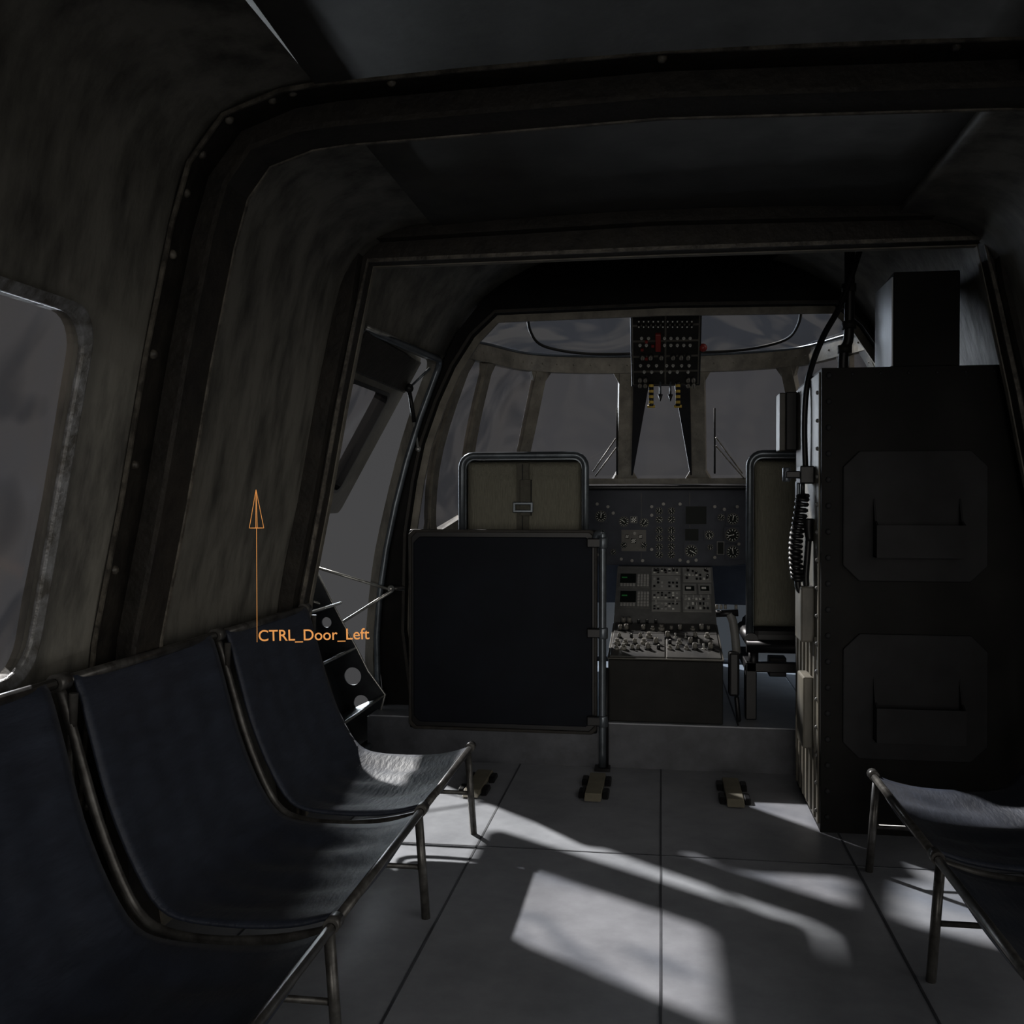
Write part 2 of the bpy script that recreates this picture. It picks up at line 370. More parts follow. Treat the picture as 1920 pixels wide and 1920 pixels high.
for t,w in((.15,.05),(1,.06),(2,.06),(4,.07),(6,.085),(8,.085),(10,.07),(12,.06),(13,.06),(13.85,.05)):
    b=B(); pts=[G(t,s/8) for s in range(9)]; bar(pts,w,.035,'khaki',b)
    for s0,s1 in((0,.09),(1,.91)):
        p0=G(t,s0);p1=G(t,s1); o=Vector((p0.x,(p0.y-4.3)*.8,0)).normalized(); tt=(p1-p0).normalized(); o=(o-tt*o.dot(tt)).normalized(); a=tt.cross(o).normalized()
        b.prism([p0+a*(w*.5+.03)-o*.014,p1+a*w*.5-o*.014,p1-a*w*.5-o*.014,p0-a*(w*.5+.03)-o*.014],o*.028,'khaki')
    for s in range(1,14):
        p=G(t,s/14); o=Vector((p.x,(p.y-4.3)*.8,0)).normalized()
        b.sph(p-o*.018,.0042,'khaki',4)
    tn+=1; b.make('trim_%d'%tn,kind='structure',label='khaki riveted windscreen post',bevel=.003)
b=B(); RL=spl([Vector((x,y,ZR+.035)) for x,y in R],5); bar(RL,.085,.04,'khaki',b)
for i in range(2,len(RL)-2,2):
    p=RL[i]; o=Vector((p.x,(p.y-4.3)*.8,0)).normalized(); b.sph(p-o*.0205,.005,'khaki',4)
RL2=[p-Vector((p.x,(p.y-4.3)*.8,0)).normalized()*.02+Vector((0,0,.045)) for p in RL]; b.tube(RL2,.007,'steel',6)
tn+=1; b.make('trim_%d'%tn,kind='structure',label='curved khaki rail above the windscreen',bevel=.004)
b=B(); bar([Vector(p)+Vector((0,0,-.015)) for p in SI],.04,.05,'khaki',b); tn+=1; b.make('trim_%d'%tn,kind='structure',label='khaki windscreen sill')
for sx,t in((-1,6),(1,8)):
    b=B(); a=G(t,.98); d=G(t,.04)
    P0=[a+Vector((-sx*.036,-.02,0)),a+Vector((-sx*.125,-.02,0)),d+Vector((-sx*.044,-.02,0)),d+Vector((-sx*.036,-.02,0))]
    b.prism(P0,(0,.03,0),'black'); tn+=1; b.make('trim_%d'%tn,kind='structure',label='black tapered gusset beside the central windscreen pane')
# roof glass
arch=[(-.96,1.75),(-.90,1.80),(-.82,1.86),(-.70,1.95),(-.55,2.02),(-.36,2.06),(-.16,2.08),(0,2.085)]
AR=arch+[(-x,z) for x,z in reversed(arch[:-1])]
def RG(t,s,dz=0):
    i=min(int(t),13); f=t-i
    r=Vector((R[i][0],R[i][1],ZR+.08)).lerp(Vector((R[i+1][0],R[i+1][1],ZR+.08)),f)
    q=Vector((AR[i][0],4.26,AR[i][1])).lerp(Vector((AR[i+1][0],4.26,AR[i+1][1])),f)
    p=r.lerp(q,s); p.z+=.09*4*s*(1-s)*max(0,1-abs(p.x)/1.1)+dz; return p
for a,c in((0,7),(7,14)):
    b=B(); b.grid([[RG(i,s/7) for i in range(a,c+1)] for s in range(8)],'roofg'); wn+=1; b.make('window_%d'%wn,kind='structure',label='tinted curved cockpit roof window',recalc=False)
for sg in(-1,1):  # dark tube arcs added in place of curved reflections in the glass
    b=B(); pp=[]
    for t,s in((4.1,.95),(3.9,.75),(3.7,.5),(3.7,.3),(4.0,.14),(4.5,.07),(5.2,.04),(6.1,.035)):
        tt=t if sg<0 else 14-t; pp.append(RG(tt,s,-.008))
    b.tube(spl(pp,5),.0075,'consb',6); tn+=1; b.make('trim_%d'%tn,kind='structure',label='thin dark arc imitating a curved reflection in the roof window')
# lower nose shell with chin window openings
FP=[(-1.12,4.25),(-1.12,4.6),(-1.03,5.0),(-.93,5.2),(-.8,5.35),(-.5,5.5),(-.2,5.56),(0,5.57)]
FPR=FP+[(-x,y) for x,y in reversed(FP[:-1])]
L0=[Vector((FPR[i][0],FPR[i][1],.1)) for i in range(15)]; L3=[Vector(SI[i]) for i in range(15)]
L1=[Vector((FPR[i][0]*1.03,FPR[i][1],.20)) for i in range(15)]; L2=[Vector((FPR[i][0]*1.03,FPR[i][1],.50)) for i in range(15)]
b=B(); b.grid([L0,L1],'inst'); b.grid([L2,L3],'inst')
for a in (0,6,7,13): b.grid([L1[a:a+2],L2[a:a+2]],'inst')
b.make('wall_front',kind='structure',label='dark grey lower nose shell',solid=.02,recalc=False)
for a,c in((1,6),(8,13)):
    b=B(); b.grid([L1[a:c+1],L2[a:c+1]],'ching'); wn+=1; b.make('window_%d'%wn,kind='structure',label='chin window low in the cockpit nose',recalc=False)
# ---------------------------------------------------------------- crew door leaves
d0=empty('door_1',(-1.02,3.73,1.0),'open upper crew door leaf with a window',None); tag(d0,kind='structure')
Hn=Vector((-1.03,0,1.68)); Bt=Vector((-1.40,0,1.02)); ax=(Bt-Hn).normalized(); nr=Vector((ax.z,0,-ax.x))
Ln=(Bt-Hn).length
def dq(s,y,n=0):
    p=Hn+ax*s+nr*n; return Vector((p.x,y,p.z))
def loop(y0,y1,s0,s1,r,n): return [dq(s,y,n) for y,s in rrect(y0,y1,s0,s1,r,3)]
b=B(); b.ring(loop(3.33,4.15,0,Ln,.03,-.025),loop(3.47,3.97,.20,Ln-.11,.03,-.025),nr*.05,'leafk'); b.make('leaf',d0,bevel=.004)
b=B(); b.ring(loop(3.46,3.98,.19,Ln-.10,.03,-.029),loop(3.472,3.968,.205,Ln-.115,.03,-.029),nr*.058,'black'); b.make('window_seal',d0)
b=B(); b.add([dq(.2,3.46),dq(.2,3.97),dq(Ln-.11,3.97),dq(Ln-.11,3.46)],[(0,1,2,3)],'glassd'); b.make('glass_pane',d0)
b=B(); b.obox((dq(.09,3.74,0)),((0,1,0),ax,nr),(.40,.075,.033),'ribd'); b.make('upper_trim',d0,bevel=.006)
b=B(); b.tube([PY(684,612,3.30),PY(806,662,4.14)],.010,'bright',8)
b.make('hinge_rod',d0)
b=B(); a=PY(767,728,4.12); c=PY(784,842,4.18); b.cyl(a,a.lerp(c,.55),.009,'black',10); b.cyl(a.lerp(c,.5),c,.006,'bright',8); b.sph(a,.02,'black'); b.sph(c,.012,'bright')
b.tube([a,PY(806,690,4.12)],.005,'steel',6)
b.make('gas_strut',d0)
d1=empty('door_2',(-1.25,3.73,.05),'open lower crew door leaf with built-in steps and round holes',None); tag(d1,kind='structure')
b0=Vector((-1.21,0,.05)); t0=Vector((-1.50,0,.78)); ax=(t0-b0).normalized(); nr=Vector((ax.z,0,-ax.x))
L2_=(t0-b0).length
def lq(s,n,y): p=b0+ax*s+nr*n; return Vector((p.x,y,p.z))
b=B(); b.prism([lq(0,-.09,3.36),lq(L2_,-.05,3.36),lq(L2_,-.05,4.10),lq(0,-.09,4.10)],nr*.015,'ladder')
leafm=b.make('leaf',d1)
OL=[(697,1396),(722,1302),(690,1258),(668,1214),(643,1168),(628,1140),(590,1064),(560,1050),(552,1140),(590,1230),(628,1330),(640,1400)]
HO=[(612,1167,10),(661,1268,17),(677,1318,15),(583,1104,8)]
for y in(3.42,4.08):
    pts=[PY(u,v,4.08) for u,v in OL]
    b=B(); b.prism([(p.x,y,p.z) for p in pts],(0,.012,0),'ladder')
    st=b.make('stringer',d1); cs=[]
    for u,v,r in HO:
        p=PY(u,v,4.08); cb=B(); cb.cyl((p.x,y-.05,p.z),(p.x,y+.06,p.z),r*4.15/F,'dark',24); c=cb.make('cutter'); cs.append(c)
    for c in cs:
        m=st.modifiers.new('b','BOOLEAN'); m.operation='DIFFERENCE'; m.solver='EXACT'; m.object=c
    dg=bpy.context.evaluated_depsgraph_get(); dg.update(); me=bpy.data.meshes.new_from_object(st.evaluated_get(dg)); st.modifiers.clear(); st.data=me
    for c in cs: bpy.data.objects.remove(c)
    e=[PY(u,v,4.08) for u,v in OL[:7]]
    b=B(); b.tube([(p.x,y,p.z) for p in e],.005,'bright' if y>4 else 'steel',6); b.make('edge_strip',d1)
for (a,c) in(((592,1246),(667,1215)),((640,1342),(720,1304)),((560,1158),(640,1130))):
    p=PY(*a,4.08);q=PY(*c,4.08); d=(q-p).normalized()
    b=B(); b.obox(((p+q)/2+Vector((0,-.33,0))),(d,(0,1,0),d.cross(Vector((0,1,0)))),((q-p).length/2,.335,.006),'steel')
    b.tube([q+Vector((0,-.66,0)),q],.005,'bright',6); b.tube([p,q],.005,'bright',6); b.make('step',d1,bevel=.003)
for a,c in(((587,1062),(733,1106)),((735,1108),(640,1168)),((587,1128),(622,1140))):
    b=B(); b.tube([PY(*a,4.06),PY(*c,4.13)],.0065,'bright',8); b.make('stay_rod',d1)
b=B(); p=PY(733,1104,4.13); b.sph(p,.016,'bright'); b.cyl(p,p+Vector((.05,.03,0)),.009,'tube'); b.make('stay_bracket',d1)
# ---------------------------------------------------------------- troop seats
def troop(sg,y0,y1,both,label,group):
    root=empty('troop_seat',(sg*.88,(y0+y1)/2,0),label,'seat',group)
    prof=[(1.15,.713),(1.135,.703),(1.10,.59),(1.06,.46),(1.01,.34),(.965,.275),(.90,.250),(.80,.246),(.70,.256),(.63,.271),(.60,.280)]
    pr=spl([Vector((sg*x,0,z)) for x,z in prof],3); rows=[]; n=24
    ya,yb=y0+.052,y1-.038
    for i in range(n+1):
        t=i/n; row=[]
        for j,p in enumerate(pr):
            q=j/(len(pr)-1); sag=.022*4*t*(1-t)
            e=(.004*math.sin(t*31+q*7)+.004*math.sin(t*13-q*17))*math.sin(q*math.pi)
            off=Vector((sg*sag*.7*(1-q)+sg*e,0,-sag*(1 if q>.4 else .45)+e))
            row.append(Vector((p.x,ya+(yb-ya)*t,p.z))+off)
        rows.append(row)
    b=B(); b.grid(rows,'navy'); b.make('sling_fabric',root,solid=.008,recalc=False)
    b=B()
    pt=spl([Vector((sg*(x-.004),0,z-.008)) for x,z in prof],3)
    for yy in ([y0+.02,y1-.02] if both else [y0+.02]):
        b.tube([Vector((p.x+sg*.014,yy,p.z-.008)) for p in pt],.0105,'tube',8)
        b.cyl((sg*.61,yy,.275),(sg*.59,yy,0),.011,'tube',10)
        b.cyl((sg*.61,yy,.13),(sg*1.1,yy,.13),.007,'tube',8)
        b.cyl((sg*1.12,yy,.69),(sg*1.16,yy,.0),.009,'tube',8)
        b.cyl((sg*1.15,yy-.018,.710),(sg*1.15,yy+.018,.710),.018,'tube',12)
        b.cyl((sg*.60,yy-.018,.278),(sg*.60,yy+.018,.278),.015,'tube',12)
    b.cyl((sg*1.15,y0+.002,.710),(sg*1.15,y1-.002,.710),.011,'tube',10); b.cyl((sg*.60,y0+.002,.276),(sg*.60,y1-.002,.276),.010,'tube',10)
    b.make('seat_frame',root); return root
gl='folding troop seats along the cabin walls'
troop(-1,2.44,3.13,True,'navy canvas sling troop seat beside the crew door opening',gl)
s1=troop(-1,1.75,2.44,False,'navy canvas sling troop seat with metal tube frame against the wall',gl)
for k in(1,2): copy_thing(s1,(0,-.69*k,0))
troop(1,2.28,2.98,True,'navy canvas sling troop seat next to the black equipment cabinet',gl)
s2=troop(1,1.58,2.28,False,'navy canvas sling troop seat with metal tube frame against the wall',gl)
# ---------------------------------------------------------------- pilot seats
def pilot(cx,label):
    w=.275; root=empty('pilot_seat',(cx,4.3,.178),label,'seat','cockpit pilot seats')
    y=4.13; zt=1.265
    def fr(yy,ww,z0,z1,r):
        pts=[(cx-ww,yy,z0)]
        for i in range(6): a=math.pi-math.pi/2*i/5; pts.append((cx-ww+r+r*math.cos(a),yy,z1-r+r*math.sin(a)))
        for i in range(6): a=math.pi/2-math.pi/2*i/5; pts.append((cx+ww-r+r*math.cos(a),yy,z1-r+r*math.sin(a)))
        pts.append((cx+ww,yy,z0)); return pts
    b=B(); b.tube(fr(y,w-.014,.50,zt-.012,.05),.015,'steel',10)
    o=fr(y+.01,w-.008,.50,zt-.006,.05); i_=fr(y+.01,w-.03,.50,zt-.03,.04)
    b.ring(o,i_,(0,.10,0),'steel'); b.make('frame',root)
    b=B(); x0,x1,z0,z1=cx-w+.028,cx+w-.028,.545,zt-.033; rows=[]
    nn=40
    for i in range(nn+1):
        row=[]
        for j in range(nn+1):
            s=i/nn;t=j/nn; ex=min(s,1-s)*(z1-z0); ey=min(t,1-t)*(x1-x0); r=.045
            h=1.0
            for e in(ex,ey):
                if e<r: h*=math.sqrt(max(0,1-(1-e/r)**2))
            pil=.018*math.sin(math.pi*s)*math.sin(math.pi*t)+.0025*math.sin(s*31+t*4)*math.sin(t*9+s*5)
            groove=-.012*math.exp(-((t-.5)*(x1-x0)/.03)**2)-.010*math.exp(-(((1-s)*(z1-z0)-.055)/.009)**2)
            row.append(Vector((x0+(x1-x0)*t,y+.05-(.045+pil+groove)*h,z0+(z1-z0)*s)))
        rows.append(row)
    b.grid(rows,'cush'); b.make('backrest',root,solid=.004,recalc=False)
    b=B(); b.box((cx-w+.03,y+.055,.5),(cx+w-.03,y+.11,zt-.04),'black'); b.make('back_shell',root,bevel=.01)
    b=B(); b.box((cx-.026,y-.014,.56),(cx+.026,y-.006,zt-.045),'strap'); b.box((cx-.003,y-.0175,.56),(cx+.001,y-.013,zt-.05),'black')
    b.box((cx-.010,y-.024,1.00),(cx+.034,y-.014,1.15),'strap'); b.box((cx+.034,y-.022,1.0),(cx+.038,y-.012,1.15),'black'); b.make('harness_strap',root,bevel=.003)
    b=B(); zc=1.035
    b.ring([(cx-.040,y-.032,zc-.022),(cx+.045,y-.032,zc-.022),(cx+.045,y-.032,zc+.022),(cx-.040,y-.032,zc+.022)],[(cx-.028,y-.032,zc-.010),(cx+.033,y-.032,zc-.010),(cx+.033,y-.032,zc+.010),(cx-.028,y-.032,zc+.010)],(0,.008,0),'steel')
    b.make('buckle',root,bevel=.003,label='rectangular metal harness buckle')
    b=B(); b.box((cx-w+.02,y+.0,.46),(cx+w-.02,y+.50,.55),'black'); b.make('seat_cushion',root,bevel=.03,seg=3)
    b=B()
    for sx in(-1,1):
        b.tube([(cx+sx*(w-.02),y-.02,.50),(cx+sx*(w-.02),y+.4,.50)],.028,'black',12)
        b.cyl((cx+sx*(w-.03),y,.46),(cx+sx*(w-.03),y,.37),.02,'black')
    b.tube([(cx-w+.0,y-.02,.475),(cx+w,y-.02,.475)],.026,'black',12)
    b.make('pan_rail',root)
    b=B()
    for sx in(-1,1):
        b.box((cx+sx*(w-.02)-.022,y-.02,.178),(cx+sx*(w-.02)+.022,y+.03,.40),'black'); b.cyl((cx+sx*(w-.04),y+.40,.178),(cx+sx*(w-.04),y+.40,.40),.015,'black')
        b.box((cx+sx*(w-.02)-.022,y-.02,.37),(cx+sx*(w-.02)+.022,y+.43,.41),'black')
    b.box((cx-w,y-.02,.37),(cx+w,y+.02,.41),'black'); b.box((cx-.17,y+.12,.33),(cx-.10,y+.2,.41),'black')
    b.make('seat_base',root,bevel=.004)
    return root
pilot(-.572,'khaki ribbed pilot seat behind the black partition panel')
pilot(.615,'khaki ribbed pilot seat beside the equipment cabinet')
# ---------------------------------------------------------------- partition panel + pole
p0=empty('partition_panel',(-.63,3.96,.18),'black rectangular partition panel with a metal rim behind the pilot seat','partition panel')
a=PY(768,992,3.97); c=PY(1120,1376,3.97); x0,x1,z1,z0=a.x,c.x,a.z,c.z
def octo(x0,x1,z0,z1,c,y): return [(x0+c,y,z0),(x1-c,y,z0),(x1,y,z0+c),(x1,y,z1-c),(x1-c,y,z1),(x0+c,y,z1),(x0,y,z1-c),(x0,y,z0+c)]
b=B(); b.box((x0,3.962,z0),(x1,3.985,z1),'black'); b.make('backing_plate',p0,bevel=.008)
b=B(); b.prism(octo(x0+.02,x1-.02,z0+.03,z1-.03,.025,3.95),(0,.012,0),'panel'); b.make('inset_panel',p0,bevel=.004)
b=B(); b.ring(octo(x0,x1,z0,z1,.02,3.95),octo(x0+.012,x1-.012,z0+.012,z1-.012,.02,3.95),(0,.012,0),'ribd'); b.make('rim',p0,bevel=.003)
pl0=empty('support_pole',(-.22,3.93,0),'dark vertical support pole with clamp brackets beside the partition','pole')
a=PY(1130,1002,3.93); b=B(); pts=spl([(a.x-.03,3.94,a.z-.02),(a.x-.022,3.935,a.z),(a.x-.003,3.93,a.z+.004),(a.x,3.93,a.z-.03),(a.x,3.93,.5),(a.x,3.93,0.01)],6); b.tube(pts,.0145,'steel',12); b.cyl((a.x+.012,3.95,.0),(a.x+.012,3.95,.40),.011,'black'); b.make('tube',pl0)
for v in(1018,1187,1352):
    q=PY(1122,v,3.93); b=B(); b.box((q.x-.045,3.915,q.z-.018),(q.x+.03,3.945,q.z+.018),'black'); b.cyl((q.x+.018,3.93,q.z-.022),(q.x+.018,3.93,q.z+.022),.02,'steel'); b.make('clamp',pl0,bevel=.004)
b=B(); b.box((a.x-.03,3.9,0),(a.x+.03,3.96,.012),'black'); b.make('foot_plate',pl0)
# ---------------------------------------------------------------- instrument panel
ip=empty('instrument_panel',(0.015,5.1,.74),'grey-blue instrument panel with round gauges and dark displays','instrument panel')
YI=5.05
b=B(); b.prism([(-.85,YI,.80),(-.30,YI,.735),(.33,YI,.735),(.88,YI,.80),(.88,YI,1.10),(.75,YI,1.125),(-.72,YI,1.125),(-.85,YI,1.10)],(0,.06,0),'inst'); b.make('panel_face',ip,bevel=.005)
b=B(); b.add([(-.86,4.97,1.115),(.88,4.97,1.115),(.88,4.97,1.14),(-.86,4.97,1.14),(-.70,5.22,1.125),(.72,5.22,1.125),(.72,5.22,1.15),(-.70,5.22,1.15)],[(0,1,2,3),(4,7,6,5),(0,4,5,1),(2,6,7,3),(0,3,7,4),(1,5,6,2)],'black'); b.make('glare_shield',ip,bevel=.01)
for xx in(-.50,-.10,.14,.52):
    b=B(); b.box((xx-.0015,YI-.002,.76),(xx+.0015,YI+.001,1.1),'black'); b.make('panel_seam',ip)
PXM=5.0/F
def gauge(u,v,r,sq=False):
    c=PY(u,v,YI-.004); r=r*PXM; b=B()
    if sq: b.box((c.x-r*1.25,YI-.006,c.z-r*1.25),(c.x+r*1.25,YI,c.z+r*1.25),'inst')
    b.tube([(c.x,YI+.002,c.z),(c.x,YI-.011,c.z)],r*1.08,'kbez',20); b.tube([(c.x,YI-.010,c.z),(c.x,YI-.0125,c.z)],r*.95,'scr',20)
    for i in range(12 if r>.02 else 8):
        an=2*math.pi*i/(12 if r>.02 else 8); d=Vector((math.cos(an),0,math.sin(an)))
        b.obox(Vector((c.x,YI-.013,c.z))+d*r*.76,(d,(0,1,0),(-d.z,0,d.x)),(r*.13,.0006,r*.045),'white')
    an=random.uniform(0,6.28); d=Vector((math.cos(an),0,math.sin(an)))
    b.obox(Vector((c.x,YI-.0138,c.z))+d*r*.2,(d,(0,1,0),(-d.z,0,d.x)),(r*.45,.0006,r*.07),'white')
    b.cyl((c.x,YI-.0125,c.z),(c.x,YI-.0155,c.z),r*.13,'knob',8)
    b.make('gauge',ip)
for u,v,r,s in[(1127,968,10,1),(1126,1003,10,1),(1170,978,9,0),(1208,980,8,0),(1170,1022,6,0),(1207,1022,6,0),(1296,1033,11,1),(1330,1003,8,1),(1332,1026,5,0),(1374,973,10,1),(1373,1003,12,1),(1374,1035,11,1),(1352,970,6,0),(1150,1035,5,0)]: gauge(u,v,r,s)
for u in(1236,1259):
    for v in(958,974,994,1009,1025,1040): gauge(u,v,6.5)
def disp(u0,v0,u1,v1,chk=False,k='scr',fr='ped3'):
    a=PY(u0,v0,YI);c=PY(u1,v1,YI); b=B(); b.box((a.x,YI-.008,c.z),(c.x,YI,a.z),fr); b.box((a.x+.004,YI-.0095,c.z+.004),(c.x-.004,YI-.007,a.z-.004),k)
    if chk:
        n=4; w=(c.x-a.x-.012)/n; h=(a.z-c.z-.012)/n
        for i in range(n):
            for j in range(n):
                if (i+j)%2==0: b.box((a.x+.006+i*w,YI-.011,c.z+.006+j*h),(a.x+.006+(i+1)*w,YI-.009,c.z+.006+(j+1)*h),'white')
    b.make('display',ip,label='checkered indicator display' if chk else 'dark rectangular display')
disp(1284,948,1326,984,fr='inst'); disp(1283,990,1311,1015,fr='inst')
disp(1164,992,1213,1035,k='kbez',fr='inst')
disp(1182,968,1195,981,True); disp(1171,1001,1181,1011,True); disp(1196,1001,1206,1011,True); disp(1182,1008,1194,1020,True); disp(1344,1015,1358,1040)
for u,v in[(1140,950),(1150,962),(1222,950),(1222,966),(1244,945),(1275,945),(1340,950),(1358,955),(1382,950),(1190,1000),(1165,1048),(1185,1051),(1205,1051),(1275,1050),(1290,1053),(1305,1050),(1340,1045),(1222,1030),(1120,1040),(1120,945),(1385,1020)]:
    q=PY(u,v,YI); b=B(); b.cyl((q.x,YI,q.z),(q.x,YI-.014,q.z),.008,'knob',10); b.make('knob',ip)
# ---------------------------------------------------------------- centre console
cc=empty('center_console',(.015,4.4,.178),'grey centre console covered with knobs, keypads and small screens','console')
X0,X1=-.21,.242
b=B(); b.prism([(X0,4.0,.178),(X0,4.0,.425),(X0,4.5,.505),(X0,4.9,.735),(X0,5.0,.74),(X0,5.0,.178)],(X1-X0,0,0),'consb'); b.make('body',cc,bevel=.004)
PA=(Vector((0,4.0,.43)),Vector((0,.5,.08)).normalized()); NA=Vector((0,-PA[1].z,PA[1].y))
PB=(Vector((0,4.5,.51)),Vector((0,.4,.23)).normalized()); NB=Vector((0,-PB[1].z,PB[1].y))
EX=Vector((1,0,0))
def plate(b,pl,N,x0,x1,s0,s1,th,k,base=0):
    c=pl[0]+pl[1]*((s0+s1)/2)+EX*((x0+x1)/2)+N*(base+th/2); b.obox(c,(EX,pl[1],N),((x1-x0)/2,(s1-s0)/2,th/2),k)
mx=.018
LA=.506;LB=.461
b=B(); plate(b,PA,NA,X0-.004,X1+.004,0,LA,.006,'kbez',-.003)
for x0,x1 in((X0+.006,mx-.003),(mx+.003,X1-.006)):
    for i in range(3): plate(b,PA,NA,x0,x1,.012+i*.163,.008+(i+1)*.163,.006,'ped',.002)
b.make('switch_deck',cc,bevel=.002)
b=B(); plate(b,PB,NB,X0-.002,X1+.002,0,LB,.006,'ped3',-.003)
b.make('upper_deck',cc,bevel=.002)
def sOf(pl,N,u,v):
    p=hit(u,v,pl[0]+N*.004,N); return p.x,(p-pl[0]).dot(pl[1]),p
def modb(pl,N,u0,v0,u1,v1,k='ped2',th=.007):
    xa,s1,_=sOf(pl,N,u0,v0); xb,s0,_=sOf(pl,N,u1,v1); b=B(); plate(b,pl,N,xa,xb,s0,s1,th,k,.002); return b,xa,xb,s0,s1
for v0,v1 in((1076,1103),(1108,1141)):
    b,xa,xb,s0,s1=modb(PB,NB,1162,v0,1218,v1,'ped3'); W=xb-xa;H=s1-s0
    plate(b,PB,NB,xa+.03*W,xa+.55*W,s0+.3*H,s1-.06*H,.002,'scr',.009)
    plate(b,PB,NB,xa+.08*W,xa+.26*W,s0+.62*H,s0+.70*H,.001,'green',.011)
    for i in range(4):
        for j in range(5): plate(b,PB,NB,xa+(.60+.10*i)*W,xa+(.67+.10*i)*W,s0+(.08+.175*j)*H,s0+(.19+.175*j)*H,.004,'key',.009)
    for i in range(5): plate(b,PB,NB,xa+(.05+.10*i)*W,xa+(.12+.10*i)*W,s0+.08*H,s0+.22*H,.004,'key',.009)
    b.make('keypad_display',cc,label='keypad unit with small green screen')
for u0,v0,u1,v1 in((1222,1066,1276,1078),(1222,1081,1276,1106),(1222,1109,1276,1126),(1222,1129,1276,1147),(1280,1066,1334,1092),(1280,1096,1306,1114),(1309,1096,1334,1114),(1280,1117,1334,1148)):
    b,xa,xb,s0,s1=modb(PB,NB,u0,v0,u1,v1); W=xb-xa;H=s1-s0
    if (u0,v0) in((1280,1096),(1309,1096)): plate(b,PB,NB,xa+.15*W,xb-.15*W,s0+.25*H,s1-.25*H,.002,'scr',.009); plate(b,PB,NB,xa+.25*W,xb-.4*W,s0+.4*H,s1-.4*H,.001,'white',.011)
    else:
        for i in range(7):
            for j in range(3):
                t=(.06+.13*i)*W
                if random.random()<.65: plate(b,PB,NB,xa+t,xa+t+.075*W,s0+(.12+.28*j)*H,s0+(.24+.28*j)*H,.003,random.choice(('key','black','black','white')),.009)
    b.make('control_module',cc)
def knobm(kind):
    b=B()
    if kind==0: b.cyl((0,0,0),(0,0,.006),.013,'black',14); b.cyl((0,0,.006),(0,0,.024),.009,'knob',12,.008); b.box((-.001,-.008,.024),(.001,.008,.026),'black')
    if kind==1: b.cyl((0,0,0),(0,0,.004),.007,'key',8); b.cyl((0,0,.004),(0,.004,.020),.0028,'key',8,.004)
    if kind==2: b.cyl((0,0,0),(0,0,.012),.012,'knob',14); b.cyl((0,0,.012),(0,0,.022),.007,'knob',12); 
    if kind==3: b.cyl((0,0,0),(0,0,.016),.007,'black',10); b.cyl((0,0,.016),(0,0,.018),.003,'white',6)
    o=b.make('kt'); me=o.data
    me.transform(Matrix.Translation(o.location)); bpy.data.objects.remove(o); return me
KM=[knobm(i) for i in range(4)]
def place(me,name,parent,p,ez,ex=(1,0,0),sc=1):
    o=bpy.data.objects.new(name,me); COL.objects.link(o); ez=Vector(ez).normalized(); ex=Vector(ex); ey=ez.cross(ex).normalized(); ex=ey.cross(ez)
    mt=Matrix((ex,ey,ez)).transposed().to_4x4()@Matrix.Scale(sc,4)
    o.parent=parent; mt.translation=Vector(p)-WL[parent.name]; o.matrix_local=mt; WL[o.name]=Vector(p); return o
rows=[(1160,[1172,1190,1206,1222,1238,1262,1278,1296,1312,1326]),(1170,[1168,1182,1196,1212,1228,1252,1268,1290,1306,1322]),(1183,[1162,1176,1205,1222,1240,1258,1275,1298,1316,1330]),(1197,[1160,1185,1200,1218,1250,1265,1284,1302,1325]),(1209,[1158,1172,1190,1208,1232,1256,1272,1294,1312,1332]),(1219,[1155,1168,1184,1198,1216,1234,1254,1270,1288,1304,1320,1334])]
for v,us in rows:
    for u in us:
        x,s,p=sOf(PA,NA,u+random.uniform(-2,2),v)
        if s<LA-.01: place(KM[random.choice((0,0,2,2,3,1,0))],'knob',cc,p+NA*.003,NA,sc=random.choice((.85,1.0,1.15)))
for u,v in[(1230,1072),(1247,1072),(1263,1072),(1290,1072),(1305,1078),(1322,1072),(1288,1086),(1326,1086),(1230,1133),(1248,1138),(1266,1133),(1286,1124),(1300,1124),(1314,1124),(1328,1124),(1290,1138),(1306,1138),(1322,1138)]:
    x,s,p=sOf(PB,NB,u,v); place(KM[1] if v>1110 else KM[3],'toggle_switch',cc,p+NB*.005,NB,sc=.9)
for u0,v0,u1,v1 in((1180,1186,1206,1190),(1212,1200,1240,1204),(1262,1186,1288,1190),(1165,1203,1185,1206),(1272,1211,1300,1216),(1305,1210,1335,1217),(1256,1200,1280,1204)):
    b=B(); xa,s1,_=sOf(PA,NA,u0,v0); xb,s0,_=sOf(PA,NA,u1,v1); plate(b,PA,NA,xa,xb,s0,s1,.003,'black',.007)
    b.make('legend_strip',cc)
# collective lever
cl=empty('collective_lever',(.28,4.08,.178),'grey collective control lever with black grip beside the seat','control lever')
b=B(); b.tube(spl([PY(1367,1150,4.08),PY(1374,1165,4.08),PY(1379,1200,4.08),PY(1381,1225,4.08)],4),.017,'ped3',12); b.cyl(PY(1342,1151,4.08),PY(1384,1149,4.08),.014,'black'); b.make('lever_arm',cl)
for u in(1344,1352,1360,1380):
    b=B(); q=PY(u,1142,4.08); b.cyl(q,q+Vector((0,0,.018)),.006,'knob',8); b.make('button',cl)
b=B(); a=PY(1366,1222,4.05); c=PY(1386,1305,4.05); b.box((a.x,4.03,c.z),(c.x,4.09,a.z),'black'); b.tube([(c.x-.01,4.06,c.z),(c.x,4.06,.178)],.010,'black'); b.make('lever_housing',cl,bevel=.012)
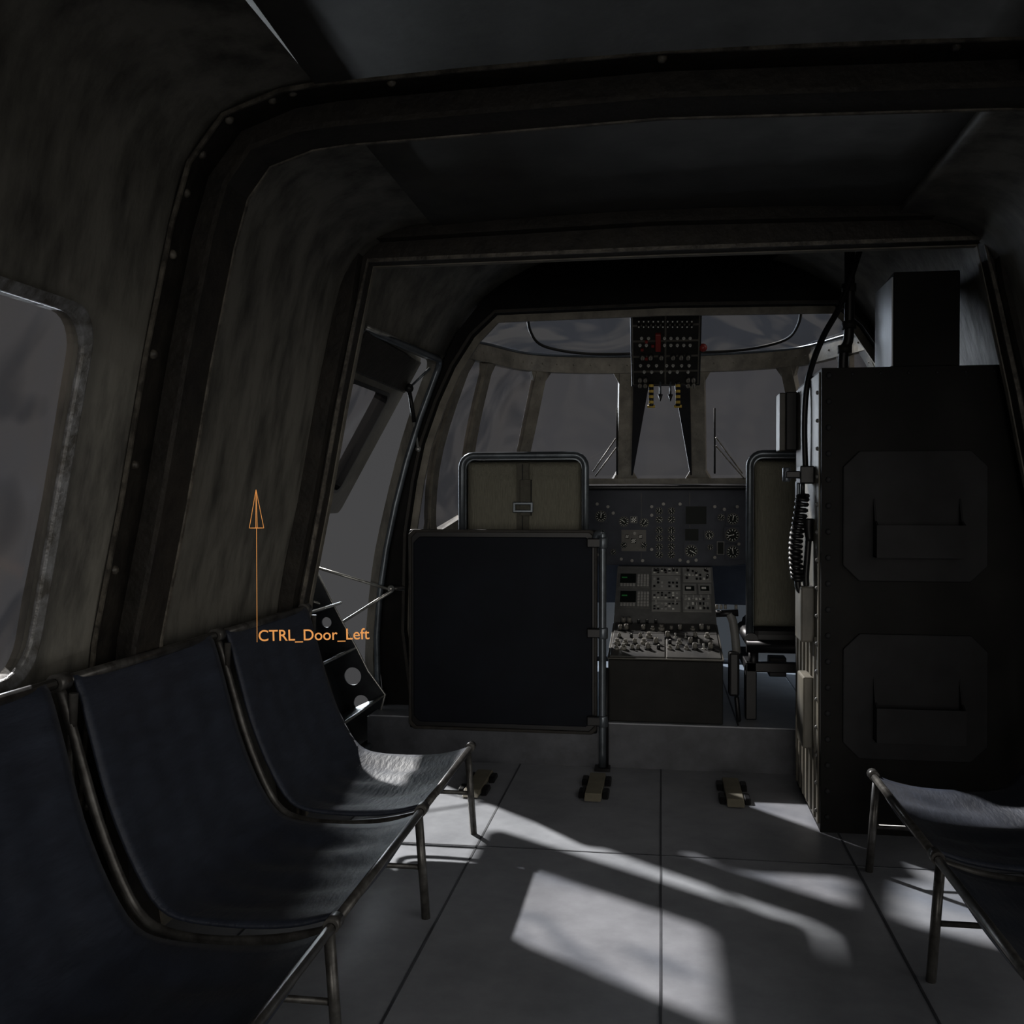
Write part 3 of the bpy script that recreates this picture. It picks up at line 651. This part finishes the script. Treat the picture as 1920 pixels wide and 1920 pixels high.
# ---------------------------------------------------------------- overhead console
oc=empty('overhead_console',(.018,4.45,1.58),'black overhead switch console with toggles and hanging levers','overhead console')
OT=Vector((0,4.36,1.93)); OB=Vector((0,4.60,1.585)); oa=(OT-OB).normalized(); ON=Vector((0,-oa.z,oa.y)); 
if ON.y>0: ON=-ON
PO=(OB,oa)
b=B(); b.prism([(-.137,OB.y,OB.z),(-.137,OT.y,OT.z),(-.137,4.36,2.06),(-.137,4.9,2.0),(-.137,4.72,OB.z+.03)],(.31,0,0),'black'); b.make('housing',oc,bevel=.006)
b=B(); LO=(OT-OB).length
plate(b,PO,ON,-.130,.166,.01,LO-.01,.006,'kbez')
for i,(s0,s1) in enumerate(((.015,.075),(.085,.15),(.16,.225),(.235,.30),(.31,.37))):
    for x0,x1 in((-.125,.013),(.021,.16)): plate(b,PO,ON,x0,x1,s0,s1,.003,'consb',.006)
b.make('switch_panel',oc,bevel=.0015)
def oP(u,v): return hit(u,v,OB+ON*.008,ON)
for v,us,k in((600,range(1198,1304,9),3),(610,range(1198,1304,9),3),(634,(1203,1216,1246,1258,1270,1282,1294),1),(647,(1200,1212,1246,1258,1270,1282,1294),1),(668,(1205,1220,1240,1262,1277,1290),0),(685,(1201,1216,1231,1250,1262,1278,1292),1),(697,(1208,1222,1240,1256,1270,1290),1),(710,(1200,1210,1290,1300),0),(720,(1200,1210,1290,1300),0)):
    for u in us: place(KM[k],'toggle_switch',oc,oP(u,v),ON,sc=1.05)
b=B(); q=oP(1234,640); b.obox(q+ON*.01,(EX,oa,ON),(.012,.042,.012),'red'); b.make('guard',oc,label='red switch guard',bevel=.003)
for u,v in((1212,640),(1224,648),(1212,672),(1204,655)):
    q=oP(u,v); b=B(); b.obox(q+ON*.004,(EX,oa,ON),(.006,.006,.005),'red'); b.make('warning_light',oc,label='small red light')
b=B(); q=PY(1318,652,4.5); b.sph(q,.019,'red',10); b.cyl(q,q-Vector((.04,0,0)),.006,'black'); b.make('red_knob',oc,label='round red knob')
for u,v1 in((1221,765),(1271,765)):
    b=B(); t=PY(u,716,4.56); e=PY(u,v1-3,4.56); n=9
    for i in range(n):
        b.cyl(t.lerp(e,i/n),t.lerp(e,(i+1)/n),.0115,'yel' if i%2 else 'black',10)
    b.cyl(e-Vector((.017,0,0)),e+Vector((.017,0,0)),.007,'yel',8); b.make('striped_lever',oc,label='yellow and black striped lever')
for u in(1238,1257):
    b=B(); t=PY(u,716,4.56); e=PY(u,742,4.56); b.cyl(t,e,.005,'steel',8); b.cyl(e+Vector((0,0,.006)),e-Vector((0,0,.025)),.012,'black',8,.002); b.make('arrow_lever',oc,label='black arrow-tipped lever')
# ---------------------------------------------------------------- wipers
for pts in((((1157,765),(1157,890)),((1112,884),(1155,822)),((1116,893),(1157,838))),(((1340,765),(1340,888)),((1342,820),(1392,888)),((1342,836),(1396,898)))):
    r=empty('windscreen_wiper',PY(*pts[0][1],5.4),'black windscreen wiper with a twin-rod arm','wiper','windscreen wipers')
    for i,(a,c) in enumerate(pts):
        b=B(); b.cyl(PY(*a,5.36),PY(*c,5.44),.006 if i==0 else .004,'consb' if i==0 else 'ribe',6); b.make('blade' if i==0 else 'arm',r)
# ---------------------------------------------------------------- equipment cabinet
ec=empty('equipment_cabinet',(.85,3.57,0),'tall black metal equipment cabinet with riveted edge and document pockets','cabinet')
cx0=.505; yf=3.29; yb=3.85; zt=1.485
b=B(); b.prism([(cx0,yf,0),(cx0,yf,zt),(1.045,yf,zt),(1.07,yf,1.3),(1.155,yf,.75),(1.17,yf,.3),(1.16,yf,0)],(0,yb-yf,0),'cab')
for i in range(18): b.sph((cx0+.022,yf-.001,.05+i*.083),.010,'pocket',6,(1,.6,1))
for i in range(6): b.sph((.6+i*.085,yf-.001,zt-.02),.006,'pocket',5,(1,.5,1))
b.make('body',ec,bevel=.004)
b=B(); b.box((cx0-.006,yf+.02,0.02),(cx0,yb,zt-.01),'cabs')
for i in range(6): b.tube([(cx0-.006,yf+.06+i*.085,.03),(cx0-.006,yf+.06+i*.085,.62)],.008,'cabs',8)
for i in range(16): b.sph((cx0-.007,yf+.035,.06+i*.09),.007,'ped3',5)
b.make('side_panel',ec,bevel=.003,label='olive ribbed side panel')
for (u0,v0,u1,v1),(p0_,q0_,p1_,q1_) in((((1580,846,1850,1092)),((1638,935,1810,1047))),(((1580,1187,1850,1430)),((1638,1270,1810,1398)))):
    a=PY(u0,v0,yf);c=PY(u1,v1,yf)
    b=B(); b.prism(octo(a.x,c.x,c.z,a.z,.05,yf-.012),(0,.012,0),'pocket'); pn=b.make('access_panel',ec,bevel=.003)
    a=PY(p0_,q0_,yf-.02);c=PY(p1_,q1_,yf-.06); H=a.z-c.z
    b=B(); x0,x1=a.x,c.x; zb,zc=c.z,c.z+H
    y_=yf-.012
    b.prism([(x0,y_,zb),(x0,y_,zc),(x0,y_-.03,zb+H*.62),(x0,y_-.055,zb+H*.55),(x0,y_-.055,zb)],(.006,0,0),'pocket')
    b.prism([(x1-.006,y_,zb),(x1-.006,y_,zc),(x1-.006,y_-.03,zb+H*.62),(x1-.006,y_-.055,zb+H*.55),(x1-.006,y_-.055,zb)],(.006,0,0),'pocket')
    b.box((x0,y_-.058,zb),(x1,y_-.052,zb+H*.55),'pocket'); b.box((x0,y_-.055,zb),(x1,y_,zb+.006),'pocket')
    b.make('document_pocket',ec)
for (u0,v0,u1,v1,yy,th) in((1488,1100,1528,1205,3.45,.045),(1494,1270,1526,1405,3.42,.035)):
    a=PX(u1,v0,cx0-.006); z1=a.z; c=PX(u1,v1,cx0-.006)
    b=B(); b.box((cx0-.006-th,a.y,c.z),(cx0-.006,a.y+.14,z1),'cabs'); b.make('side_box',ec,bevel=.006,label='small olive box on the cabinet side')
eb=empty('electronics_box',(.9,3.4,zt),'tall dark electronics box on the cabinet, its lit side coloured pale','electronics box')
xb0=.725; yb0=3.30; yb1=3.56; ztop=1.785
b=B(); b.prism([(xb0,yb0,zt),(xb0,yb0,ztop),(xb0,yb0+.04,ztop+.0),(xb0,yb1,ztop-.015),(xb0,yb1,zt)],(.20,0,0),'cab'); b.make('housing',eb,bevel=.004)
b=B(); b.box((xb0-.004,yb0+.005,zt+.005),(xb0,yb1-.005,ztop-.015),'boxlit'); b.make('lit_face',eb,label='box side coloured pale for light from the windows')
a=PY(1460,737,3.84); c=PY(1512,845,3.84)
jb=empty('junction_box',((a.x+c.x)/2,3.9,c.z),'small black junction box mounted beside the cabinet top','junction box')
b=B(); b.box((a.x+.022,3.80,c.z),(cx0-.009,3.92,a.z),'black'); b.make('housing',jb,bevel=.004)
b=B(); b.box((a.x,3.81,c.z+.0),(a.x+.022,3.92,a.z-.002),'kbez'); b.make('side_plate',jb,bevel=.003)
# pipe & cable
b=B(); b.tube(spl([PY(1593,455,3.7),PY(1593,540,3.7),PY(1592,610,3.7),PY(1590,640,3.7),PY(1582,662,3.7),PY(1580,718,3.7)],5),.018,'black',12)
for v in(540,610,655):
    q=PY(1592 if v<650 else 1584,v,3.7); b.cyl(q-Vector((0,0,.014)),q+Vector((0,0,.014)),.025,'consb',12)
b.make('conduit_pipe',label='black vertical conduit pipe running up to the ceiling',cat='pipe')
b=B(); b.tube(spl([PY(1510,880,3.5),PY(1508,800,3.5),PY(1512,730,3.5),PY(1524,680,3.52),(PY(1545,628,3.56)),PY(1572,580,3.60),PY(1592,530,3.62),PY(1612,470,3.64)],6),.0105,'black',8)
b.make('black_cable',label='black cable curving from the handset up to the ceiling',cat='cable')
hs=empty('intercom_handset',(.47,3.45,.76),'black intercom handset with coiled cord hanging on the cabinet side','handset')
YH=3.42
b=B(); q=PY(1503,890,YH); b.box((q.x-.055,YH-.03,q.z-.012),(.497,YH+.03,q.z+.012),'black'); b.box((q.x-.01,YH-.04,q.z-.03),(.497,YH+.05,q.z+.028),'black'); b.cyl((q.x-.05,YH-.01,q.z-.024),(q.x-.05,YH-.01,q.z+.024),.013,'steel')
b.box((q.x-.012,YH+.03,q.z-.12),(q.x+.0,YH+.07,q.z-.02),'steel'); b.make('bracket',hs,bevel=.004)
b=B(); path=spl([PY(1505,930,YH),PY(1500,970,YH),PY(1493,1010,YH),PY(1492,1050,YH),PY(1496,1085,YH)],60); pts=[]
nt=17
for i,p in enumerate(path):
    f=i/(len(path)-1); an=f*nt*2*math.pi; pts.append(p+Vector((math.cos(an)*.0165,math.sin(an)*.0165,math.sin(an)*.004)))
b.tube(pts,.0078,'black',6)
b.tube(spl([PY(1496,1080,YH),PY(1496,1098,YH),PY(1502,1108,YH),PY(1511,1100,YH),PY(1511,1080,YH),PY(1514,1040,YH),PY(1517,995,YH)],5),.011,'black',8)
b.tube([PY(1505,895,YH),PY(1505,932,YH)],.008,'black',6); b.make('coiled_cord',hs)
b=B(); b.tube(spl([PY(1518,1015,YH),PY(1516,992,YH),PY(1516,972,YH)],3),.012,'black',10,True,.019); b.make('handset_body',hs)
# ---------------------------------------------------------------- floor cargo fittings
for u,v in((912,1440),(1122,1446),(1368,1455)):
    q=PZ(u,v,.02); x=q.x; y=q.y
    r=empty('cargo_fitting',(x,y-.12,0),'tan cargo tie-down fitting with dark clamps on the floor','floor fitting','cargo tie-down fittings')
    b=B(); b.prism([(x-.03,y,0.004),(x-.03,y-.03,.022),(x-.03,y-.30,.022),(x-.03,y-.34,.004)],(.06,0,0),'pad'); b.make('plate',r,bevel=.003)
    for sx in(-1,1):
        for yy in(y-.09,y-.25):
            b=B(); b.prism([(x+sx*.032,yy-.05,0),(x+sx*.032,yy+.05,0),(x+sx*.032,yy+.03,.02),(x+sx*.032,yy-.03,.02)],(sx*.022,0,0),'black'); b.make('clamp',r,bevel=.004)
# ---------------------------------------------------------------- rig control
ra=empty('control_arrow',PY(482,1203,2.35),'thin orange wire arrow control with lettering beside the wall','control arrow')
b=B(); t=PY(480,918,2.35); m=PY(481,990,2.35); e=PY(482,1204,2.35)
w=.0175; cs=[m+Vector((w*math.cos(a),w*math.sin(a),0)) for a in [math.pi/4*i+.3 for i in range(8)]]
for i in range(8):
    b.cyl(cs[i],cs[(i+1)%8],.0007,'orange',5)
    if i%2==0: b.cyl(cs[i],t,.0007,'orange',5)
b.cyl(m,e,.0007,'orange',5); b.make('wire_arrow',ra)
cu=bpy.data.curves.new('lettering','FONT'); cu.body='CTRL_Door_Left'; cu.size=.1; cu.extrude=.0; cu.offset=.0006
to=bpy.data.objects.new('lettering',cu); COL.objects.link(to)
bpy.context.view_layer.update(); wd=to.dimensions.x
dg=bpy.context.evaluated_depsgraph_get(); me=bpy.data.meshes.new_from_object(to.evaluated_get(dg)); bpy.data.objects.remove(to)
me.materials.clear(); me.materials.append(M['orange'])
to=bpy.data.objects.new('lettering',me); COL.objects.link(to)
tw=(PY(690,1195,2.35)-PY(484,1203,2.35)).length/wd*.985
to.parent=ra; p=PY(484,1202,2.345); 
mt=Matrix.Translation(p-WL[ra.name])@Euler((math.pi/2,math.radians(-1.6),YAW*.5)).to_matrix().to_4x4()@Matrix.Scale(tw,4); to.matrix_local=mt
to['label']='orange lettering reading CTRL_Door_Left'
# ---------------------------------------------------------------- world + lights
W=bpy.data.worlds.new('world'); S.world=W; W.use_nodes=True
WN=W.node_tree.nodes; WK=W.node_tree.links
bg=WN['Background']; bg.inputs[1].default_value=.060
tc=WN.new('ShaderNodeTexCoord'); nz=WN.new('ShaderNodeTexNoise'); nz.inputs['Scale'].default_value=2.0; nz.inputs['Detail'].default_value=4
rp=WN.new('ShaderNodeValToRGB'); rp.color_ramp.elements[0].position=.35; rp.color_ramp.elements[0].color=(.90,.90,.94,1); rp.color_ramp.elements[1].position=.7; rp.color_ramp.elements[1].color=(1.04,1.02,1.0,1)
WK.new(tc.outputs['Generated'],nz.inputs['Vector']); WK.new(nz.outputs['Fac'],rp.inputs['Fac']); WK.new(rp.outputs[0],bg.inputs[0])
def sun(name,d,e,ang,c):
    l=bpy.data.lights.new(name,'SUN'); l.energy=e; l.angle=math.radians(ang); l.color=c
    o=bpy.data.objects.new(name,l); COL.objects.link(o); o.rotation_euler=Vector(d).to_track_quat('-Z','Y').to_euler(); o.location=(0,0,6)
sun('sun_key',(.52,-.60,-.62),8.0,1.5,(1,.97,.92))
sun('fill_sky_front',(.50,-.85,-.11),2.6,32,(.84,.93,1))  # added soft fill for sky light, brightens left-facing sides
sun('fill_sky_right',(-.8,.45,-.25),1.15,60,(1,.96,.9))  # added soft fill through the unseen right opening onto the left wall
sun('fill_sky_rear',(-.05,1,-.07),.75,30,(1,.95,.88))  # added soft fill from behind, lifts the faces turned aft
